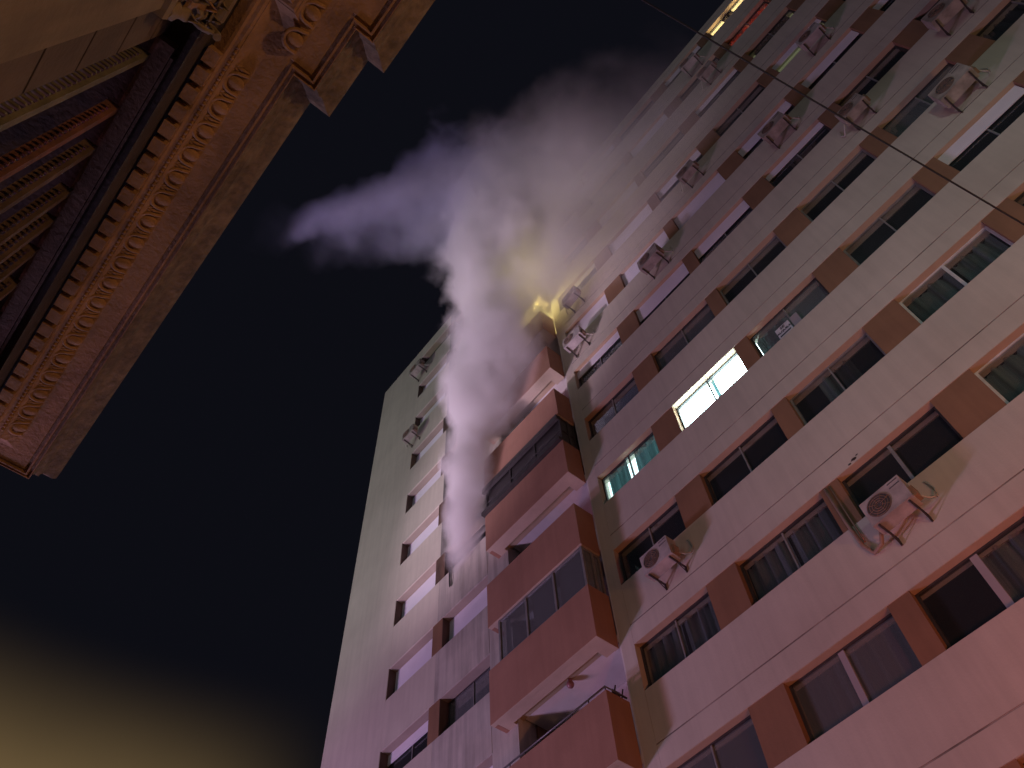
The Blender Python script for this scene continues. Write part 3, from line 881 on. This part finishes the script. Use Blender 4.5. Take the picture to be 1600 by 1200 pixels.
lv = [(-1.92, 'leaf_green'), (-2.33, 'leaf_red'), (-2.65, 'leaf_brown'), (-3.02, 'leaf_brown'), (-3.27, 'leaf_brown'), (-3.55, 'leaf_brown'), (-3.86, 'leaf_brown'), (-4.18, 'leaf_brown'), (-4.5, 'leaf_brown')]
for x, m in lv:
    leaf(x, m, 0.125 if m == 'leaf_green' else 0.085)
# jamb of dressed blocks and the pilaster in front
zz = 1.0
while zz < 6.95:
    h = min(0.54, 7.29 - zz)
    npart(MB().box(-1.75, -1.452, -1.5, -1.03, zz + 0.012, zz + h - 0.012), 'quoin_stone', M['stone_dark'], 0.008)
    zz += 0.54
npart(MB().box(-1.74, -1.452, -1.5, -1.048, 0.5, 7.29), 'jamb_core', M['wood_black'])
npart(MB().box(-1.45, -0.62, -1.5, -0.985, 0.5, 6.62), 'pilaster', M['stone_pale'], 0.012)
# capital
cap = npart(MB().prism_x([(-1.45, 6.55), (-0.955, 6.55), (-0.94, 6.60), (-0.96, 6.64), (-0.97, 6.68), (-0.93, 6.9), (-0.86, 7.04), (-0.84, 7.06), (-0.84, 7.14), (-0.79, 7.16), (-0.79, 7.29), (-1.45, 7.29)], -1.49, -0.58), 'capital', [M['stone_pale']], 0.006)
def cpart(mb, name, mat):
    return npart(mb, name, M[mat], 0, cap)
def acanthus(w, h, curl, rnd):
    """a lobed leaf standing against the bell and curling out at the tip; thin but solid"""
    bm = bmesh.new()
    nu, nv = 6, 9
    top = []
    for j in range(nv + 1):
        v = j / nv
        lob = 0.78 + 0.22 * math.cos(v * 5 * math.pi)
        wid = w * (0.55 + 0.6 * math.sin(math.pi * min(1, v * 0.9 + 0.05))) * lob * (1 - 0.45 * v * v)
        yb = curl * (v ** 3) * 1.0
        zb = h * (v if v < 0.8 else 0.8 + (v - 0.8) * (0.4 - 3.0 * (v - 0.8)))
        row = []
        for i in range(nu + 1):
            u = i / nu * 2 - 1
            row.append((u * wid * 0.5, yb + 0.016 * (1 - u * u) - 0.008 * abs(math.sin(3 * math.pi * u)), zb - 0.012 * abs(u)))
        top.append(row)
    f = [[bm.verts.new(p) for p in r] for r in top]
    k = [[bm.verts.new((p[0], p[1] - 0.018, p[2] - 0.004)) for p in r] for r in top]
    for j in range(nv):
        for i in range(nu):
            bm.faces.new((f[j][i], f[j][i + 1], f[j + 1][i + 1], f[j + 1][i])).smooth = True
            bm.faces.new((k[j][i + 1], k[j][i], k[j + 1][i], k[j + 1][i + 1])).smooth = True
    for j in range(nv):
        bm.faces.new((f[j][0], f[j + 1][0], k[j + 1][0], k[j][0])); bm.faces.new((f[j + 1][nu], f[j][nu], k[j][nu], k[j + 1][nu]))
    for i in range(nu):
        bm.faces.new((f[nv][i], f[nv][i + 1], k[nv][i + 1], k[nv][i])); bm.faces.new((f[0][i + 1], f[0][i], k[0][i], k[0][i + 1]))
    bmesh.ops.recalc_face_normals(bm, faces=bm.faces[:])
    me = bpy.data.meshes.new('acanthus_leaf'); bm.to_mesh(me); bm.free()
    return me
for mat, w, h, curl, z0, y0, xs in (('stone_pale', 0.12, 0.24, 0.10, 6.60, -0.95, [-1.45 + 0.125 * i for i in range(8)]),
                                    ('stone', 0.13, 0.26, 0.12, 6.76, -0.93, [-1.39 + 0.125 * i for i in range(7)]),
                                    ('stone_pale', 0.09, 0.16, 0.09, 6.93, -0.88, [-1.45 + 0.11 * i for i in range(9)])):
    lm = acanthus(w, h, curl, random); lm.materials.append(M[mat])
    for x in xs:
        o = link('acanthus_leaf', lm, cap, Vector((x, y0, z0)) - NB)
        o.rotation_euler = (R(random.uniform(-6, 2)), 0, R(random.uniform(-8, 8)))
        o.scale = (1, 1, random.uniform(0.92, 1.08))
for x in (-1.50, -0.6):
    pts = []; rd = []
    for a in range(22):
        an = a * 0.55; rr = 0.095 * (1 - a / 26)
        pts.append((x - 0.02 + 0.02 * a / 22, -0.83 + rr * math.cos(an) * 0.9, 7.03 + rr * math.sin(an))); rd.append(0.026 * (1 - a / 30))
    cpart(MB().tube(pts, rd, 6), 'volute', 'stone_pale')
cpart(MB().ball((-1.20, -0.80, 7.10), 0.06, 0.05, 0.07, u=9, v=6), 'rosette', 'leaf_red')

# ------------------------------------------------------------------ smoke
def curve_node(nt, src, xs, ys):
    """piecewise-smooth y(x) through the keys, as a float curve"""
    x0, x1 = min(xs), max(xs); y0, y1 = min(ys), max(ys)
    if y1 - y0 < 1e-6: y1 = y0 + 1e-6
    a = nt.nodes.new('ShaderNodeMapRange'); a.inputs['From Min'].default_value = x0; a.inputs['From Max'].default_value = x1
    nt.links.new(src, a.inputs['Value'])
    c = nt.nodes.new('ShaderNodeFloatCurve')
    cv = c.mapping.curves[0]
    keys = sorted(((x - x0) / (x1 - x0), (y - y0) / (y1 - y0)) for x, y in zip(xs, ys))
    while len(cv.points) < len(keys):
        cv.points.new(0.5, 0.5)
    for p, (u, v) in zip(cv.points, keys):
        p.location = (u, v); p.handle_type = 'AUTO'
    c.mapping.update()
    nt.links.new(a.outputs[0], c.inputs['Value'])
    b = nt.nodes.new('ShaderNodeMapRange'); b.clamp = False
    b.inputs['To Min'].default_value = y0; b.inputs['To Max'].default_value = y1
    nt.links.new(c.outputs[0], b.inputs['Value'])
    return b.outputs[0]
def math_node(nt, op, *args):
    n = nt.nodes.new('ShaderNodeMath'); n.operation = op
    for i, a in enumerate(args):
        if hasattr(a, 'links'): nt.links.new(a, n.inputs[i])
        else: n.inputs[i].default_value = a
    return n.outputs[0]

# keys: x, y, z, radius, density
DS, RS = 1.0, 1.0
COLUMN = [(-13.8, 10.2, 19.95, 0.42, 4.5), (-13.1, 9.8, 20.5, 0.70, 5.0), (-12.39, 9.5, 21.3, 0.80, 5.0), (-11.88, 9.3, 22.75, 0.86, 4.5), (-11.05, 9.1, 24.56, 1.15, 3.6), (-10.15, 8.9, 26.6, 1.80, 2.6), (-9.41, 8.6, 28.45, 1.75, 2.6), (-8.86, 8.3, 30.51, 2.1, 2.6), (-8.43, 8.1, 32.65, 2.7, 1.7), (-8.05, 8.0, 35.6, 3.1, 0.85), (-7.6, 7.9, 38.6, 2.8, 0.15)]
LEFT = [(-7.8, 8.9, 35.3, 3.6, 0.35), (-8.25, 6.63, 35.49, 3.4, 0.45), (-9.14, 4.66, 35.06, 2.9, 0.42), (-10.51, 3.49, 34.28, 2.2, 0.5), (-11.66, 2.56, 33.43, 1.7, 0.55), (-12.5, 1.75, 32.6, 1.4, 0.34), (-13.2, 0.9, 31.9, 1.2, 0.08)]
UNDER = [(-9.9, 6.83, 34.6, 1.5, 0.2), (-11.0, 5.24, 34.0, 1.4, 0.2), (-12.1, 3.66, 33.2, 1.2, 0.14), (-13.0, 2.43, 32.5, 0.9, 0.06)]
RIGHT = [(-8.4, 8.0, 34.6, 3.6, 0.55), (-5.91, 8.3, 33.5, 3.9, 0.62), (-3.93, 8.6, 32.2, 3.7, 0.55), (-2.0, 9.0, 31.2, 3.3, 0.36), (0.6, 9.5, 29.8, 2.6, 0.14)]
WALLH = [(-9.72, 9.2, 23.4, 1.1, 0.5), (-8.9, 9.2, 25.6, 1.45, 0.9), (-8.15, 9.25, 28.1, 1.75, 1.6), (-6.46, 9.3, 28.3, 1.9, 0.8), (-4.34, 9.4, 28.0, 1.95, 0.40), (-2.0, 9.6, 26.8, 1.6, 0.14)]
LIMBS = (COLUMN, LEFT, UNDER, RIGHT, WALLH)

def hull():
    bm = bmesh.new()
    me = bpy.data.meshes.new('smoke_plume')
    mb = MB(); mb.bm.free(); mb.bm = bm
    for keys in LIMBS:
        dense = []
        for a, b in zip(keys, keys[1:]):
            d = (Vector(b[:3]) - Vector(a[:3])).length
            n = max(2, int(d / 0.6))
            for i in range(n):
                t = i / n
                dense.append([a[j] + (b[j] - a[j]) * t for j in range(4)])
        dense.append(list(keys[-1][:4]))
        for x, y, z, r in dense:
            bmesh.ops.create_icosphere(bm, subdivisions=2, radius=r * 1.32, matrix=Matrix.Translation((x, y, z)))
    bm.to_mesh(me); bm.free()
    o = bpy.data.objects.new('smoke_tmp', me); COL.objects.link(o)
    md = o.modifiers.new('r', 'REMESH'); md.mode = 'VOXEL'; md.voxel_size = 0.3
    dg = bpy.context.evaluated_depsgraph_get()
    me2 = bpy.data.meshes.new_from_object(o.evaluated_get(dg))
    bpy.data.objects.remove(o)
    me2.name = 'smoke_plume'
    return me2

sm = bpy.data.materials.new('smoke'); sm.use_nodes = True
nt = sm.node_tree; nt.nodes.clear()
out = nt.nodes.new('ShaderNodeOutputMaterial')
pv = nt.nodes.new('ShaderNodeVolumePrincipled')
pv.inputs['Color'].default_value = (0.97, 0.96, 0.97, 1)
pv.inputs['Anisotropy'].default_value = -0.25
nt.links.new(pv.outputs[0], out.inputs['Volume'])
geo = nt.nodes.new('ShaderNodeNewGeometry')
# slow swirl that bends everything, then fine billows
nw = nt.nodes.new('ShaderNodeTexNoise'); nw.inputs['Scale'].default_value = 0.42; nw.inputs['Detail'].default_value = 2.0
nt.links.new(geo.outputs['Position'], nw.inputs['Vector'])
wsub = nt.nodes.new('ShaderNodeVectorMath'); wsub.operation = 'SUBTRACT'; wsub.inputs[1].default_value = (0.5, 0.5, 0.5)
nt.links.new(nw.outputs['Color'], wsub.inputs[0])
wsc = nt.nodes.new('ShaderNodeVectorMath'); wsc.operation = 'SCALE'; wsc.inputs['Scale'].default_value = 1.5
nt.links.new(wsub.outputs[0], wsc.inputs[0])
wp = nt.nodes.new('ShaderNodeVectorMath'); wp.operation = 'ADD'
nt.links.new(geo.outputs['Position'], wp.inputs[0]); nt.links.new(wsc.outputs[0], wp.inputs[1])
nb_ = nt.nodes.new('ShaderNodeTexNoise'); nb_.inputs['Scale'].default_value = 0.95; nb_.inputs['Detail'].default_value = 5.0; nb_.inputs['Roughness'].default_value = 0.55
nt.links.new(wp.outputs[0], nb_.inputs['Vector'])
sp = nt.nodes.new('ShaderNodeSeparateXYZ'); nt.links.new(wp.outputs[0], sp.inputs[0])
sp0 = nt.nodes.new('ShaderNodeSeparateXYZ'); nt.links.new(geo.outputs['Position'], sp0.inputs[0])
PX = {0: sp.outputs[0], 1: sp.outputs[1], 2: sp.outputs[2]}
P0 = {0: sp0.outputs[0], 1: sp0.outputs[1], 2: sp0.outputs[2]}
ns_ = nt.nodes.new('ShaderNodeTexNoise'); ns_.inputs['Scale'].default_value = 0.42; ns_.inputs['Detail'].default_value = 3.2; ns_.inputs['Roughness'].default_value = 0.5
nt.links.new(wp.outputs[0], ns_.inputs['Vector'])
def limb(keys, axis, others, warp=True, soft=0.9, amp=1.5, fade=0.6, nz=None):
    C = PX if warp else P0
    ps = [k[axis] for k in keys]
    p = C[axis]
    d2 = []
    for oth in others:
        c = curve_node(nt, p, ps, [k[oth] for k in keys])
        d = math_node(nt, 'SUBTRACT', C[oth], c)
        d2.append(math_node(nt, 'MULTIPLY', d, d))
    rad = curve_node(nt, p, ps, [k[3] for k in keys])
    den = curve_node(nt, p, ps, [k[4] for k in keys])
    dist = math_node(nt, 'SQRT', math_node(nt, 'ADD', d2[0], d2[1]))
    core = math_node(nt, 'SUBTRACT', 1.0, math_node(nt, 'DIVIDE', dist, rad))
    nn = math_node(nt, 'MULTIPLY', math_node(nt, 'SUBTRACT', (nz or nb_).outputs[0], 0.5), amp)
    v = math_node(nt, 'DIVIDE', math_node(nt, 'ADD', core, nn), soft)
    v = math_node(nt, 'MAXIMUM', math_node(nt, 'MINIMUM', v, 1.0), 0.0)
    # fade out past both ends
    lo, hi = min(ps), max(ps)
    e0 = nt.nodes.new('ShaderNodeMapRange'); e0.inputs['From Min'].default_value = lo - fade; e0.inputs['From Max'].default_value = lo + fade * 0.4
    e1 = nt.nodes.new('ShaderNodeMapRange'); e1.inputs['From Min'].default_value = hi + fade; e1.inputs['From Max'].default_value = hi - fade * 0.4
    nt.links.new(p, e0.inputs['Value']); nt.links.new(p, e1.inputs['Value'])
    v = math_node(nt, 'MULTIPLY', v, math_node(nt, 'MULTIPLY', e0.outputs[0], e1.outputs[0]))
    return math_node(nt, 'MULTIPLY', v, den)
a = limb(COLUMN, 2, (0, 1), amp=1.3, soft=0.8, fade=0.5)
b = limb(LEFT, 1, (0, 2), amp=2.5, soft=1.2, fade=0.7, nz=ns_)
u = limb(UNDER, 1, (0, 2), amp=2.2, soft=1.2, fade=0.7, nz=ns_)
c = limb(RIGHT, 0, (1, 2), amp=1.7, soft=1.3, fade=1.3, nz=ns_)
d = limb(WALLH, 0, (1, 2), amp=1.5, soft=1.1, fade=0.8, nz=ns_)
tot = math_node(nt, 'ADD', math_node(nt, 'MAXIMUM', a, math_node(nt, 'MAXIMUM', b, u)), math_node(nt, 'MAXIMUM', c, d))
nt.links.new(tot, pv.inputs['Density'])
sm.cycles.volume_step_rate = 1.0
me = hull(); me.materials.clear(); me.materials.append(sm)
smoke = link('smoke_plume', me)
tag(smoke, 'pale lavender smoke pouring from the burning window and spreading over the roof', 'smoke', kind='stuff')
scene.cycles.volume_step_rate = 0.25
scene.cycles.volume_max_steps = 256
